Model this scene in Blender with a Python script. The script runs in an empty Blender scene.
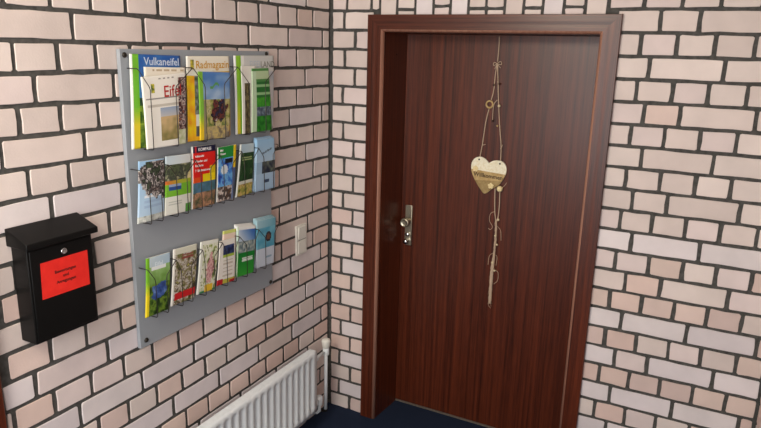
import bpy, bmesh, math, random
from mathutils import Vector, Matrix, noise
random.seed(7)
S = bpy.context.scene
COL = S.collection
V = Vector

# ------------------------------------------------------------------ helpers
def lin(c):
    f = lambda x: x/12.92 if x <= .04045 else ((x+.055)/1.055)**2.4
    return tuple(f(v/255) for v in c)

def mat(name, color=(128,128,128), rough=.6, metal=0, spec=.5):
    m = bpy.data.materials.new(name); m.use_nodes = True
    b = m.node_tree.nodes['Principled BSDF']
    b.inputs['Base Color'].default_value = (*lin(color), 1)
    b.inputs['Roughness'].default_value = rough
    b.inputs['Metallic'].default_value = metal
    b.inputs['Specular IOR Level'].default_value = spec
    return m

def N(m, t, **kw):
    n = m.node_tree.nodes.new(t)
    for k, v in kw.items():
        if k in n.inputs: n.inputs[k].default_value = v
        else: setattr(n, k, v)
    return n

def LK(m, a, b): m.node_tree.links.new(a, b)
def BS(m): return m.node_tree.nodes['Principled BSDF']

def add_noise_bump(m, scale, strength, dist=.002, detail=4):
    tc = N(m, 'ShaderNodeTexCoord')
    nz = N(m, 'ShaderNodeTexNoise'); nz.inputs['Scale'].default_value = scale; nz.inputs['Detail'].default_value = detail
    LK(m, tc.outputs['Object'], nz.inputs['Vector'])
    bp = N(m, 'ShaderNodeBump'); bp.inputs['Strength'].default_value = strength; bp.inputs['Distance'].default_value = dist
    LK(m, nz.outputs['Fac'], bp.inputs['Height']); LK(m, bp.outputs['Normal'], BS(m).inputs['Normal'])
    return tc, nz

def speckle(m, c1, c2, scale, detail=4, p0=.3, p1=.7):
    tc = N(m, 'ShaderNodeTexCoord')
    nz = N(m, 'ShaderNodeTexNoise'); nz.inputs['Scale'].default_value = scale; nz.inputs['Detail'].default_value = detail
    LK(m, tc.outputs['Object'], nz.inputs['Vector'])
    r = N(m, 'ShaderNodeValToRGB')
    r.color_ramp.elements[0].position = p0; r.color_ramp.elements[1].position = p1
    r.color_ramp.elements[0].color = (*lin(c1), 1); r.color_ramp.elements[1].color = (*lin(c2), 1)
    LK(m, nz.outputs['Fac'], r.inputs['Fac']); LK(m, r.outputs['Color'], BS(m).inputs['Base Color'])
    return r

class MB:
    """collects shapes into one mesh"""
    def __init__(s): s.bm = bmesh.new(); s.mi = 0; s.lay = None
    def face(s, pts, mi=None, smooth=False):
        vs = [s.bm.verts.new(p) for p in pts]
        try: f = s.bm.faces.new(vs)
        except ValueError: return None
        f.material_index = s.mi if mi is None else mi; f.smooth = smooth
        return f
    def box(s, a, b, bevel=0, seg=2):
        x0,y0,z0 = [min(p,q) for p,q in zip(a,b)]; x1,y1,z1 = [max(p,q) for p,q in zip(a,b)]
        vs = [s.bm.verts.new(p) for p in ((x0,y0,z0),(x1,y0,z0),(x1,y1,z0),(x0,y1,z0),(x0,y0,z1),(x1,y0,z1),(x1,y1,z1),(x0,y1,z1))]
        fs = [s.bm.faces.new([vs[i] for i in q]) for q in ((3,2,1,0),(4,5,6,7),(0,1,5,4),(1,2,6,5),(2,3,7,6),(3,0,4,7))]
        for f in fs: f.material_index = s.mi
        if bevel:
            es = list({e for f in fs for e in f.edges})
            r = bmesh.ops.bevel(s.bm, geom=es, offset=bevel, segments=seg, affect='EDGES', profile=.5)
            for f in r['faces']: f.material_index = s.mi; f.smooth = True
        return s
    def hexa(s, P, bevel=0, seg=2):
        vs = [s.bm.verts.new(p) for p in P]
        fs = [s.bm.faces.new([vs[i] for i in q]) for q in ((3,2,1,0),(4,5,6,7),(0,1,5,4),(1,2,6,5),(2,3,7,6),(3,0,4,7))]
        bmesh.ops.recalc_face_normals(s.bm, faces=fs)
        if bevel:
            es = list({e for f in fs for e in f.edges})
            r = bmesh.ops.bevel(s.bm, geom=es, offset=bevel, segments=seg, affect='EDGES', profile=.5)
            for f in r['faces']: f.smooth = True
        return s
    def tube(s, pts, r, n=8, caps=True):
        pts = [V(p) for p in pts]; rings = []
        rr = r if isinstance(r, (list, tuple)) else [r]*len(pts)
        up = None
        for i, p in enumerate(pts):
            t = (pts[min(i+1,len(pts)-1)] - pts[max(i-1,0)])
            if t.length < 1e-9: t = V((0,0,1))
            t.normalize()
            if up is None:
                up = t.orthogonal().normalized()
            else:
                up = (up - t*up.dot(t))
                up = up.normalized() if up.length > 1e-6 else t.orthogonal().normalized()
            w = t.cross(up)
            rings.append([s.bm.verts.new(p + (up*math.cos(2*math.pi*k/n) + w*math.sin(2*math.pi*k/n))*rr[i]) for k in range(n)])
        for a, b in zip(rings, rings[1:]):
            for k in range(n):
                f = s.bm.faces.new((a[k], a[(k+1)%n], b[(k+1)%n], b[k])); f.smooth = True; f.material_index = s.mi
        if caps:
            for R in (rings[0][::-1], rings[-1]):
                f = s.bm.faces.new(R); f.material_index = s.mi
        return s
    def lathe(s, prof, c, axis, n=20):
        """prof: list of (radius, height along axis)"""
        ax = V(axis).normalized(); u = ax.orthogonal().normalized(); w = ax.cross(u); c = V(c); rings = []
        for r, h in prof:
            r = max(r, 1e-5)
            rings.append([s.bm.verts.new(c + ax*h + (u*math.cos(2*math.pi*k/n) + w*math.sin(2*math.pi*k/n))*r) for k in range(n)])
        for a, b in zip(rings, rings[1:]):
            for k in range(n):
                f = s.bm.faces.new((a[k], a[(k+1)%n], b[(k+1)%n], b[k])); f.smooth = True; f.material_index = s.mi
        for R in (rings[0][::-1], rings[-1]):
            f = s.bm.faces.new(R); f.material_index = s.mi
        return s
    def ball(s, c, r, sc=(1,1,1), n=14):
        M = Matrix.Translation(V(c)) @ Matrix.Diagonal((*sc, 1))
        res = bmesh.ops.create_uvsphere(s.bm, u_segments=n, v_segments=max(6, n//2), radius=r, matrix=M)
        for v in res['verts']:
            for f in v.link_faces: f.smooth = True; f.material_index = s.mi
        return s
    def torus(s, c, R, r, axis, n=24, k=8):
        ax = V(axis).normalized(); u = ax.orthogonal().normalized(); w = ax.cross(u); c = V(c)
        rings = []
        for i in range(n):
            a = 2*math.pi*i/n; d = u*math.cos(a) + w*math.sin(a)
            rings.append([s.bm.verts.new(c + d*R + (d*math.cos(2*math.pi*j/k) + ax*math.sin(2*math.pi*j/k))*r) for j in range(k)])
        for i in range(n):
            a, b = rings[i], rings[(i+1)%n]
            for j in range(k):
                f = s.bm.faces.new((a[j], a[(j+1)%k], b[(j+1)%k], b[j])); f.smooth = True; f.material_index = s.mi
        return s
    def prism(s, poly, fn, d0, d1, mi_front=None):
        """poly of 2D points; fn(u,v,d)->xyz; solid between depth d0 and d1"""
        a = [s.bm.verts.new(fn(u, v, d0)) for u, v in poly]; b = [s.bm.verts.new(fn(u, v, d1)) for u, v in poly]
        n = len(poly)
        f = s.bm.faces.new(a[::-1]); f.material_index = s.mi
        f = s.bm.faces.new(b); f.material_index = s.mi if mi_front is None else mi_front
        for i in range(n):
            f = s.bm.faces.new((a[i], a[(i+1)%n], b[(i+1)%n], b[i])); f.material_index = s.mi
        return s
    def text(s, body, fn, size, mi, extrude=0, align='CENTER', bold=0):
        """text mesh mapped with fn(x,y)->xyz"""
        cu = bpy.data.curves.new('lettering', 'FONT'); cu.body = body; cu.size = size
        cu.align_x = align; cu.align_y = 'CENTER'; cu.offset = bold; cu.resolution_u = 2
        o = bpy.data.objects.new('lettering', cu); COL.objects.link(o)
        dg = bpy.context.evaluated_depsgraph_get()
        me = bpy.data.meshes.new_from_object(o.evaluated_get(dg))
        vs = [s.bm.verts.new(fn(v.co.x, v.co.y)) for v in me.vertices]
        for p in me.polygons:
            try:
                f = s.bm.faces.new([vs[i] for i in p.vertices]); f.material_index = mi
            except ValueError: pass
        bpy.data.objects.remove(o); bpy.data.curves.remove(cu); bpy.data.meshes.remove(me)
        return s
    def build(s, name, mats, parent=None, origin=None, recalc=True):
        if recalc: bmesh.ops.recalc_face_normals(s.bm, faces=s.bm.faces[:])
        org = V(origin) if origin is not None else (V(parent['_o']) if parent is not None else V((0,0,0)))
        bmesh.ops.translate(s.bm, verts=s.bm.verts[:], vec=-org)
        me = bpy.data.meshes.new(name); s.bm.to_mesh(me); s.bm.free()
        for m in (mats if isinstance(mats, (list, tuple)) else [mats]): me.materials.append(m)
        o = bpy.data.objects.new(name, me); COL.objects.link(o)
        if parent is not None:
            o.parent = parent; o.location = org - V(parent['_o'])
        else: o.location = org
        o['_o'] = tuple(org)
        return o

def root(name, loc):
    o = bpy.data.objects.new(name, None); COL.objects.link(o); o.location = loc; o['_o'] = tuple(loc)
    o.empty_display_size = .05
    return o
def tag(o, label, cat, group=None):
    o['label'] = label; o['category'] = cat
    if group: o['group'] = group
    return o
def structure(o): o['kind'] = 'structure'; return o

# ------------------------------------------------------------------ materials
M = {}
# bricks: colour of each brick in a face attribute, mottled
m = M['brick'] = mat('clinker_brick', rough=.75, spec=.25)
at = N(m, 'ShaderNodeAttribute', attribute_name='Col')
tc = N(m, 'ShaderNodeTexCoord')
n1 = N(m, 'ShaderNodeTexNoise'); n1.inputs['Scale'].default_value = 9; n1.inputs['Detail'].default_value = 5
n2 = N(m, 'ShaderNodeTexNoise'); n2.inputs['Scale'].default_value = 160; n2.inputs['Detail'].default_value = 3
mr = N(m, 'ShaderNodeMapRange'); mr.inputs['From Min'].default_value=.3; mr.inputs['From Max'].default_value=.7; mr.inputs['To Min'].default_value=.93; mr.inputs['To Max'].default_value=1.05
mx = N(m, 'ShaderNodeVectorMath', operation='SCALE')
LK(m, tc.outputs['Object'], n1.inputs['Vector']); LK(m, tc.outputs['Object'], n2.inputs['Vector'])
LK(m, n1.outputs['Fac'], mr.inputs['Value']); LK(m, at.outputs['Color'], mx.inputs[0]); LK(m, mr.outputs['Result'], mx.inputs['Scale'])
LK(m, mx.outputs['Vector'], BS(m).inputs['Base Color'])
bp = N(m, 'ShaderNodeBump'); bp.inputs['Strength'].default_value=.25; bp.inputs['Distance'].default_value=.002
LK(m, n2.outputs['Fac'], bp.inputs['Height']); LK(m, bp.outputs['Normal'], BS(m).inputs['Normal'])
m = M['mortar'] = mat('mortar', rough=.95, spec=.1)
speckle(m, (69,68,66), (92,91,88), 60)
# mahogany veneer
def wood(name, axis, dark, light, rough):
    m = mat(name, rough=rough, spec=.42)
    tc = N(m, 'ShaderNodeTexCoord'); mp = N(m, 'ShaderNodeMapping')
    mp.inputs['Scale'].default_value = (75,75,.9) if axis == 'z' else (.9,75,75) if axis == 'x' else (75,.9,75)
    nz = N(m, 'ShaderNodeTexNoise'); nz.inputs['Scale'].default_value = 1; nz.inputs['Detail'].default_value = 4; nz.inputs['Roughness'].default_value = .6
    mp2 = N(m, 'ShaderNodeMapping')
    mp2.inputs['Scale'].default_value = (300,300,9) if axis == 'z' else (9,300,300) if axis == 'x' else (300,9,300)
    nf = N(m, 'ShaderNodeTexNoise'); nf.inputs['Scale'].default_value = 1; nf.inputs['Detail'].default_value = 2
    LK(m, tc.outputs['Object'], mp.inputs['Vector']); LK(m, mp.outputs['Vector'], nz.inputs['Vector'])
    LK(m, tc.outputs['Object'], mp2.inputs['Vector']); LK(m, mp2.outputs['Vector'], nf.inputs['Vector'])
    mix = N(m, 'ShaderNodeMath', operation='MULTIPLY_ADD'); mix.inputs[1].default_value=.45
    LK(m, nf.outputs['Fac'], mix.inputs[0]); LK(m, nz.outputs['Fac'], mix.inputs[2])
    r = N(m, 'ShaderNodeValToRGB'); e = r.color_ramp.elements
    e[0].position=.50; e[0].color=(*lin(dark),1); e[1].position=.98; e[1].color=(*lin(light),1)
    LK(m, mix.outputs['Value'], r.inputs['Fac']); LK(m, r.outputs['Color'], BS(m).inputs['Base Color'])
    return m
M['wood_v'] = wood('mahogany_upright', 'z', (47,17,8), (104,47,26), .33)
M['wood_h'] = wood('mahogany_level', 'x', (50,18,9), (98,45,26), .33)
M['wood_s'] = wood('mahogany_side', 'y', (50,18,9), (98,45,26), .33)
M['bead'] = wood('edge_highlight_wood', 'z', (150,104,86), (182,136,116), .26)  # highlight along the casing's rounded inner edge, put into a paler wood colour
m = M['carpet'] = mat('navy_carpet', rough=1, spec=.05)
speckle(m, (24,32,48), (48,58,80), 420, 3)
m = M['ceiling'] = mat('white_ceiling', (232,228,220), .9)
add_noise_bump(m, 120, .15)
m = M['board'] = mat('grey_lacquered_board', (152,159,166), .42)
add_noise_bump(m, 300, .03)
M['wire'] = mat('dark_wire', (70,66,62), .4, .7)
M['screw'] = mat('blackened_screw', (52,48,42), .45, .6)
m = M['blackpaint'] = mat('black_lacquer', (11,11,11), .45, spec=.22)
add_noise_bump(m, 260, .04)
M['red'] = mat('red_paper', (232,44,36), .6, spec=.3); speckle(M['red'], (226,40,33), (238,50,40), 40)
M['ink'] = mat('black_ink', (40,12,12), .6)
M['chrome'] = mat('chrome', (205,205,205), .18, 1)
m = M['nickel'] = mat('brushed_nickel', (190,182,160), .32, .9)
add_noise_bump(m, 400, .05)
m = M['radiator'] = mat('white_radiator_lacquer', (240,247,250), .28)
add_noise_bump(m, 90, .02)
M['plastic'] = mat('white_plastic', (232,231,222), .35)
M['plasticgap'] = mat('grey_gap', (120,118,112), .6)
M['jute'] = mat('jute_twine', (198,174,150), .9, spec=.1); add_noise_bump(M['jute'], 500, .5)
M['cream'] = mat('cream_paint', (240,230,200), .7, spec=.2); speckle(M['cream'], (234,224,190), (250,246,226), 130)
M['tan'] = mat('tan_wood', (188,160,108), .7, spec=.2); speckle(M['tan'], (174,144,92), (202,176,126), 70)
M['olive'] = mat('dull_gold_paint', (158,136,92), .7, spec=.2); speckle(M['olive'], (146,122,80), (172,150,104), 70)
M['beaddark'] = mat('brown_bead', (64,38,26), .4)
M['beadlight'] = mat('pale_bead', (222,206,168), .45)
M['white'] = mat('white_felt', (240,222,170), .9)
M['darktext'] = mat('brown_lettering', (66,46,26), .7)
M['threshold'] = mat('aluminium_strip', (150,140,128), .4, .6)
M['cap'] = mat('brown_cap', (22,12,10), .5)
M['greywall'] = mat('grey_plaster', (120,118,112), .9)
# printed matter
def paper(name, rough):
    m = mat(name, rough=rough, spec=.4)
    a = N(m, 'ShaderNodeAttribute', attribute_name='Col')
    LK(m, a.outputs['Color'], BS(m).inputs['Base Color'])
    tc = N(m, 'ShaderNodeTexCoord'); nz = N(m, 'ShaderNodeTexNoise'); nz.inputs['Scale'].default_value = 18
    bp = N(m, 'ShaderNodeBump'); bp.inputs['Strength'].default_value=.08; bp.inputs['Distance'].default_value=.004
    LK(m, tc.outputs['Object'], nz.inputs['Vector']); LK(m, nz.outputs['Fac'], bp.inputs['Height']); LK(m, bp.outputs['Normal'], BS(m).inputs['Normal'])
    return m
M['gloss'] = paper('glossy_print', .32); M['matte'] = paper('newsprint', .85)
_inks = {}
def ink(c):
    if c not in _inks: _inks[c] = mat('printing_ink_%d' % (len(_inks)+1), c, .5, spec=.3)
    return _inks[c]

# ------------------------------------------------------------------ brick walls
P = 1/12; OFF = .01
LJ={24:[-0.456,-0.194],23:[-1.547,-1.416,-1.287,-1.163,-1.034,-0.904,-0.779,-0.651,-0.52,-0.394,-0.263,-0.142],
22:[-1.353,-1.099,-0.842,-0.585,-0.327,-0.065],21:[-1.537,-1.409,-1.284,-0.4,-0.267,-0.14],20:[-1.486,-1.229,-0.206],
19:[-1.54,-1.417,-1.291,-0.4,-0.269,-0.145],18:[-1.598,-1.349,-0.325,-0.07],17:[-1.532,-1.409,-1.282,-0.399,-0.268,-0.138],
16:[-1.474,-1.228,-0.201],15:[-1.285,-0.403,-0.274,-0.141],14:[-1.10,-0.334,-0.073],13:[-1.651,-1.284,-0.405,-0.278,-0.146],
12:[-1.455,-0.188],11:[-1.654,-1.523,-1.401,-1.27,-0.394,-0.274,-0.144],10:[-1.579,-1.33,-0.323,-0.076],
9:[-1.652,-1.527,-1.399,-1.273,-1.15,-1.026,-0.896,-0.771,-0.649,-0.521,-0.396,-0.266,-0.138],8:[-1.448,-1.203,-0.954,-0.703,-0.458,-0.207],
7:[-1.386,-1.267,-1.142,-1.02,-0.896,-0.774,-0.648,-0.516,-0.391,-0.266,-0.141],6:[-1.069,-0.822,-0.571,-0.322,-0.072],
5:[-1.01,-0.889,-0.763,-0.637,-0.52,-0.391,-0.264,-0.137],4:[-0.943,-0.696,-0.447,-0.191],2:[-0.328,-0.081]}
RJ={24:[1.211,1.338,1.464,1.587],23:[0.073,1.398,1.527],22:[0.132,1.342,1.463,1.586,1.71],21:[0.076,1.38,1.626],
20:[0.131,1.346,1.469,1.588,1.709],19:[0.068,1.38,1.505,1.748],18:[0.127,1.343,1.462,1.581,1.7],17:[0.072,1.392,1.636],
16:[0.13,1.345,1.468,1.589,1.706],15:[0.08,1.378,1.503,1.745],14:[0.131,1.342,1.46,1.577,1.694,1.813],13:[0.076,1.394,1.635],
12:[0.129,1.342,1.467,1.588,1.702,1.819],11:[0.067,1.39,1.518,1.755],10:[0.128,1.339,1.459,1.578,1.695,1.811],9:[0.069,1.393,1.634,1.872],
8:[0.129,1.339,1.459,1.579,1.694,1.816],7:[0.065,1.385,1.51,1.748],6:[0.125,1.331,1.449,1.567,1.687,1.803],5:[0.07,1.383,1.622,1.859],
4:[0.125,1.33,1.451,1.57],3:[0.064,1.384],2:[0.128],1:[0.061],0:[0.126]}

def fill(js, lo, hi, n, ph):
    """complete a course's upright joints between lo and hi"""
    step = .125 if n % 2 == (1 if ph else 0) else .249
    js = sorted(j for j in js if lo < j < hi)
    if not js: js = [hi - (.137 if step < .2 else (.07 if n % 4 == 2 else .2))]
    out = []
    j = js[0]
    while j - step > lo + .02: j -= step; out.append(j)
    for a, b in zip(js, js[1:]):
        g = b - a
        if g > .30:
            k = max(1, round(g/step))
            if k == 1 and g > .33: k = 2
            out += [a + g*i/k for i in range(1, k)]
    j = js[-1]
    while j + step < hi - .02: j += step; out.append(j)
    return sorted(set(js + out))

def brick(mb, lay, fn, s0, s1, z0, z1, c, rnd):
    """one brick face with rounded irregular corners, edges falling back to the mortar"""
    w, h = s1 - s0, z1 - z0
    if w < .012 or h < .012: return
    k = min(.0034, w*.2)
    j = lambda: rnd.uniform(-.0017, .0017)
    pts = [(s0+k,z0),(s1-k,z0),(s1,z0+k),(s1,z1-k),(s1-k,z1),(s0+k,z1),(s0,z1-k),(s0,z0+k)]
    n = max(1, int(w/.06))
    ring = []
    def seg(a, b, m):
        for i in range(m):
            t = i/m; ring.append((a[0]+(b[0]-a[0])*t + j(), a[1]+(b[1]-a[1])*t + j()))
    seg(pts[0],pts[1],n+1); seg(pts[1],pts[2],1); seg(pts[2],pts[3],2); seg(pts[3],pts[4],1)
    seg(pts[4],pts[5],n+1); seg(pts[5],pts[6],1); seg(pts[6],pts[7],2); seg(pts[7],pts[0],1)
    cx, cz = (s0+s1)/2, (z0+z1)/2
    d = rnd.uniform(-.0008, .0008)
    ins = lambda p: (p[0] + (.0012 if p[0] < cx else -.0012), p[1] + (.0012 if p[1] < cz else -.0012))
    A = [mb.bm.verts.new(fn(*p, -.012)) for p in ring]
    B = [mb.bm.verts.new(fn(*p, -.0012+d)) for p in ring]
    C = [mb.bm.verts.new(fn(*ins(p), d)) for p in ring]
    col = (*lin(c), 1)
    fs = [mb.bm.faces.new(C)]
    m = len(ring)
    for X, Y in ((A,B),(B,C)):
        for i in range(m): fs.append(mb.bm.faces.new((X[i], X[(i+1)%m], Y[(i+1)%m], Y[i])))
    for f in fs:
        f.material_index = 1
        for l in f.loops: l[lay] = col

def brick_colour(s, z, w, rnd, wall):
    pale = [(226,213,207),(222,208,202),(229,216,210),(220,206,200),(226,211,208)]
    peach = [(225,201,191),(220,195,186),(227,205,196),(218,196,189),(224,203,193)]
    white = [(228,219,220),(223,214,216),(232,223,223)]
    low = max(0, min(1, (1.25 - z)/.5))
    if w < .16:
        c = rnd.choice(peach) if rnd.random() < .05 + .6*low else rnd.choice(pale)
    else:
        c = rnd.choice(white) if rnd.random() < .2 + .65*low else rnd.choice(pale)
    k = rnd.uniform(.965, 1.02)
    return tuple(min(255, v*k) for v in c)

def build_wall(name, fn, s_lo, s_hi, joints, ph, seed, skip=None, holes=(), lintel=None, ztop=2.5, thick=.12, over=(0,0)):
    rnd = random.Random(seed)
    mb = MB(); lay = mb.bm.loops.layers.float_color.new('Col')
    # mortar bed: rectangles of the wall outside its holes
    xs = sorted({s_lo - over[0], s_hi + over[1], *[h[0] for h in holes], *[h[1] for h in holes]})
    for a, b in zip(xs, xs[1:]):
        zb = 0
        for h in holes:
            if h[0] <= a and b <= h[1]: zb = h[2]
        q = [fn(a,zb,-.0038),fn(b,zb,-.0038),fn(b,ztop,-.0038),fn(a,ztop,-.0038)]
        r = [fn(a,zb,-thick),fn(b,zb,-thick),fn(b,ztop,-thick),fn(a,ztop,-thick)]
        vs = [mb.bm.verts.new(p) for p in r+q]
        for ix in ((3,2,1,0),(4,5,6,7),(0,1,5,4),(1,2,6,5),(2,3,7,6),(3,0,4,7)):
            f = mb.bm.faces.new([vs[i] for i in ix]); f.material_index = 0
    for n in range(0, 30):
        z0, z1 = n*P - OFF + .0065, (n+1)*P - OFF - .0065
        z0 = max(z0, .0); z1 = min(z1, ztop)
        if z1 - z0 < .02: continue
        js = fill(joints.get(n, joints.get(n % 4 + 16, [])), s_lo, s_hi, n, ph)
        e = [s_lo - .001] + js + [s_hi + .001]
        for a, b in zip(e, e[1:]):
            jw = rnd.uniform(.0062, .0086)
            for c0, c1, cut in (skip(a + jw, b - jw, z0, z1) if skip else [(a + jw, b - jw, 0)]):
                brick(mb, lay, fn, c0, c1, z0, z1, brick_colour((a+b)/2, (z0+z1)/2, b-a, rnd, name), rnd)
    if lintel:
        es, za, zs, zb = lintel
        for i, (a, b) in enumerate(zip(es, es[1:])):
            kind = lintel_kind[i]
            jw = .006
            if kind:
                brick(mb, lay, fn, a+jw, b-jw, za, zb, brick_colour(a, 2.1, .2, rnd, name), rnd)
            else:
                dz = lintel_dz[i]
                brick(mb, lay, fn, a+jw, b-jw, za, zs+dz-.006, brick_colour(a, 2.1, .2, rnd, name), rnd)
                brick(mb, lay, fn, a+jw, b-jw, zs+dz+.006, zb, brick_colour(a, 2.1, .2, rnd, name), rnd)
    o = mb.build(name, [M['mortar'], M['brick']])
    return structure(o)

XR = 1.914            # where the back wall meets the right wall
YF = -3.2             # open front of the lobby
# left wall: s = y
D2 = (-2.60, -1.755, 1.95)          # opening of the second door
def skip_left(a, b, z0, z1):
    if z0 > 1.97: return [(a, b, 0)]
    out = []
    lo, hi = -2.685, -1.672
    if b <= lo or a >= hi: return [(a, b, 0)]
    if a < lo: out.append((a, lo, 1))
    if b > hi: out.append((hi, b, 1))
    return out
build_wall('wall_left', lambda s, z, d: (d, s, z), YF, -.007, LJ, True, 11, skip_left, [D2], over=(0,.05))
# back wall: s = x
LINT = [.254, .337, .423, .507, .584, .663, .74, .816, .893, .969, 1.05, 1.129, 1.211]
lintel_kind = [1,0,1,0,1,0,0,1,0,1,0,1]
lintel_dz = [0,.004,0,.017,0,.007,.006,0,.007,0,.010,0]
D1 = (.262, 1.215, 1.915)
def skip_back(a, b, z0, z1):
    if z0 > 2.14: return [(a, b, 0)]
    lo, hi = (.222, 1.252)
    if z0 > 1.97: lo, hi = .2485, 1.2165
    if b <= lo or a >= hi: return [(a, b, 0)]
    out = []
    if a < lo: out.append((a, lo, 1))
    if b > hi: out.append((hi, b, 1))
    return out
build_wall('wall_back', lambda s, z, d: (s, -d, z), .008, XR-.004, RJ, False, 23, skip_back, [D1], (LINT, 1.955, 1.990, 2.147), thick=.30, over=(.05,.06))
build_wall('wall_right', lambda s, z, d: (XR - d, -s, z), .007, -YF, {}, True, 31, over=(.05,0))

def slab(name, a, b, m):
    return structure(MB().box(a, b).build(name, m))
slab('floor', (-.1, YF, -.05), (2.05, .5, 0), M['carpet'])
slab('ceiling', (-.13, YF, 2.5), (2.05, .3, 2.6), M['ceiling'])

# ------------------------------------------------------------------ doors
# casing profile: (distance from the outer edge, height off the wall)
PROF = [(0,.001),(0,.018),(.002,.0202),(.030,.0206),(.046,.0200),(.060,.0206),(.0725,.0206),(.0765,.0198),(.0805,.0176),(.0835,.0142),(.0850,.010),(.0855,.006),(.0855,.001)]
def casing(parent, name, fn, s0, s1, zt, mats, wl=.0855, wt=.0855, wr=.0855):
    """two uprights and a head with mitred corners, swept along the opening, one mesh"""
    mb = MB(); l, t, r = wl/.0855, wt/.0855, wr/.0855
    path = [lambda d, h: fn(s0+d*l, 0, h), lambda d, h: fn(s0+d*l, zt-d*t, h), lambda d, h: fn(s1-d*r, zt-d*t, h), lambda d, h: fn(s1-d*r, 0, h)]
    for i in range(3):
        A = [mb.bm.verts.new(path[i](d, h)) for d, h in PROF]; B = [mb.bm.verts.new(path[i+1](d, h)) for d, h in PROF]
        n = len(PROF)
        for k in range(n):
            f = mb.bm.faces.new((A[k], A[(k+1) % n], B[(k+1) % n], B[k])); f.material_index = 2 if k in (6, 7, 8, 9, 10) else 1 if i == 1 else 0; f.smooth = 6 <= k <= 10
        for R in (A, B):
            f = mb.bm.faces.new(R); f.material_index = 1 if i == 1 else 0
    return mb.build(name, mats, parent)

door = root('door_1', (.74, .1, 0)); structure(door)
tag(door, 'closed dark mahogany door with a broad moulded frame in the brick wall', 'door')
fb = lambda s, z, h: (s, -h, z)
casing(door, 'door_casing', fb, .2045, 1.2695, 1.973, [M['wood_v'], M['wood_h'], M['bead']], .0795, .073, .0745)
mb = MB()
mb.hexa([(.262,.0045,0),(.284,.0045,0),(.2965,.2005,0),(.262,.2005,0),(.262,.0045,1.915),(.284,.0045,1.915),(.2965,.2005,1.915),(.262,.2005,1.915)])
mb.hexa([(1.215,.0045,0),(1.195,.0045,0),(1.1825,.2005,0),(1.215,.2005,0),(1.215,.0045,1.915),(1.195,.0045,1.915),(1.1825,.2005,1.915),(1.215,.2005,1.915)])
mb.box((.262,.2005,0), (.284,.30,1.915)); mb.box((1.195,.2005,0), (1.215,.30,1.915))
mb.mi = 1; mb.box((.284,.0045,1.900), (1.195,.30,1.915))
mb.mi = 0
mb.box((.284,.2445,0), (.305,.30,1.9)); mb.box((1.174,.2445,0), (1.195,.30,1.9)); mb.mi = 1; mb.box((.305,.2445,1.878), (1.174,.30,1.9))
mb.mi = 2; mb.lathe([(.004,0),(.0045,.001),(.003,.002)], (.2904,.105,1.805), (1,-.064,0), 12)
mb.build('door_lining', [M['wood_v'], M['wood_s'], M['cap']], door)
leaf = MB().box((.2865,.203,.010), (1.1925,.243,1.8992), .0015).build('door_leaf', M['wood_v'], door)
MB().box((.298,.198,.002), (1.181,.240,.009)).build('door_bottom_seal', M['threshold'], door)
# lock plate, knob, cylinder
mb = MB(); mb.box((.319,.195,.880), (.357,.2035,1.086), .003); mb.build('lock_plate', M['nickel'], leaf)
mb = MB(); mb.lathe([(.013,0),(.013,.006),(.009,.010),(.009,.026),(.016,.031),(.0225,.036),(.0240,.043),(.0215,.050),(.0170,.0515),(.0150,.0495),(.004,.0495),(0,.0498)], (.338,.197,1.006), (0,-1,0), 24)
mb.build('door_knob', M['nickel'], leaf)
mb = MB(); mb.lathe([(.0105,0),(.0105,.012),(.009,.014),(0,.0142)], (.338,.197,.938), (0,-1,0), 18); mb.box((.329,.174,.936), (.347,.184,.940), .001)
mb.lathe([(.015,0),(.0155,.006),(.011,.016),(.0125,.024),(.009,.028),(0,.0285)], (.334,.197,.902), (0,-1,0), 18)
mb.build('lock_cylinder', M['chrome'], leaf)['label'] = 'chrome lock cylinder and turn below the knob'
# second door at the frame's left edge
door2 = root('door_2', (0,-2.18,0)); structure(door2)
fl2 = lambda s, z, h: (h, s, z)
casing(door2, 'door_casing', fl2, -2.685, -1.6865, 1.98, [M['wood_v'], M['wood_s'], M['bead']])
mb = MB(); mb.box((-.15,-2.60,0),(.012,-2.585,1.945)); mb.box((-.15,-1.77,0),(.012,-1.755,1.945)); mb.box((-.15,-2.585,1.93),(.012,-1.77,1.945))
mb.build('door_lining', M['wood_v'], door2)
MB().box((-.075,-2.584,.008), (-.035,-1.771,1.929), .0015).build('door_leaf', M['wood_v'], door2)

# ------------------------------------------------------------------ display board
board = root('display_board', (.0,-.849,1.318))
tag(board, 'grey wall board with three rows of wire holders full of leaflets', 'display board')
BX = .017; BV0, BV1, BZ0, BZ1 = -1.214, -.486, .828, 1.807
mb = MB(); mb.box((.002,BV0,BZ0), (BX,BV1,BZ1), .0015, 2); mb.build('board_panel', M['board'], board)
for v, z in ((-1.197,1.789),(-.503,1.797),(-1.190,.851),(-.503,.843)):
    mb = MB(); mb.lathe([(.0085,-.001),(.0085,.0015),(.0065,.0045),(.004,.0055),(0,.0056)], (BX,v,z), (1,0,0), 16)
    mb.box((BX+.0052,v-.005,z-.0008),(BX+.0062,v+.005,z+.0008)); mb.build('screw', M['screw'], board)
def holder(va, vb, r0, r1, za, zr, zb, xf):
    """one bent-wire pocket: straight out from the board, slanting to a front rod, down, and back under the papers"""
    mb = MB(); R = .0015
    for v, r in ((va, r0), (vb, r1)):
        mb.tube([(BX-.001,v,za), (BX+.03,v,za), (xf-.003,v,za), (xf,v+(r-v)*.06,za-.003), (xf,r-(r-v)*.06,zr+.004), (xf+.0005,r,zr-.006), (xf,r,zb+.004), (xf-.003,r,zb), (BX-.001,r,zb-.002)], R, 6)
    mb.tube([(BX+.004,r0,zb-.002), (BX+.004,r1,zb-.002)], R, 6)
    mb.build('wire_holder', M['wire'], board)
A1 = [-1.190,-.956,-.728,-.4885]
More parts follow.
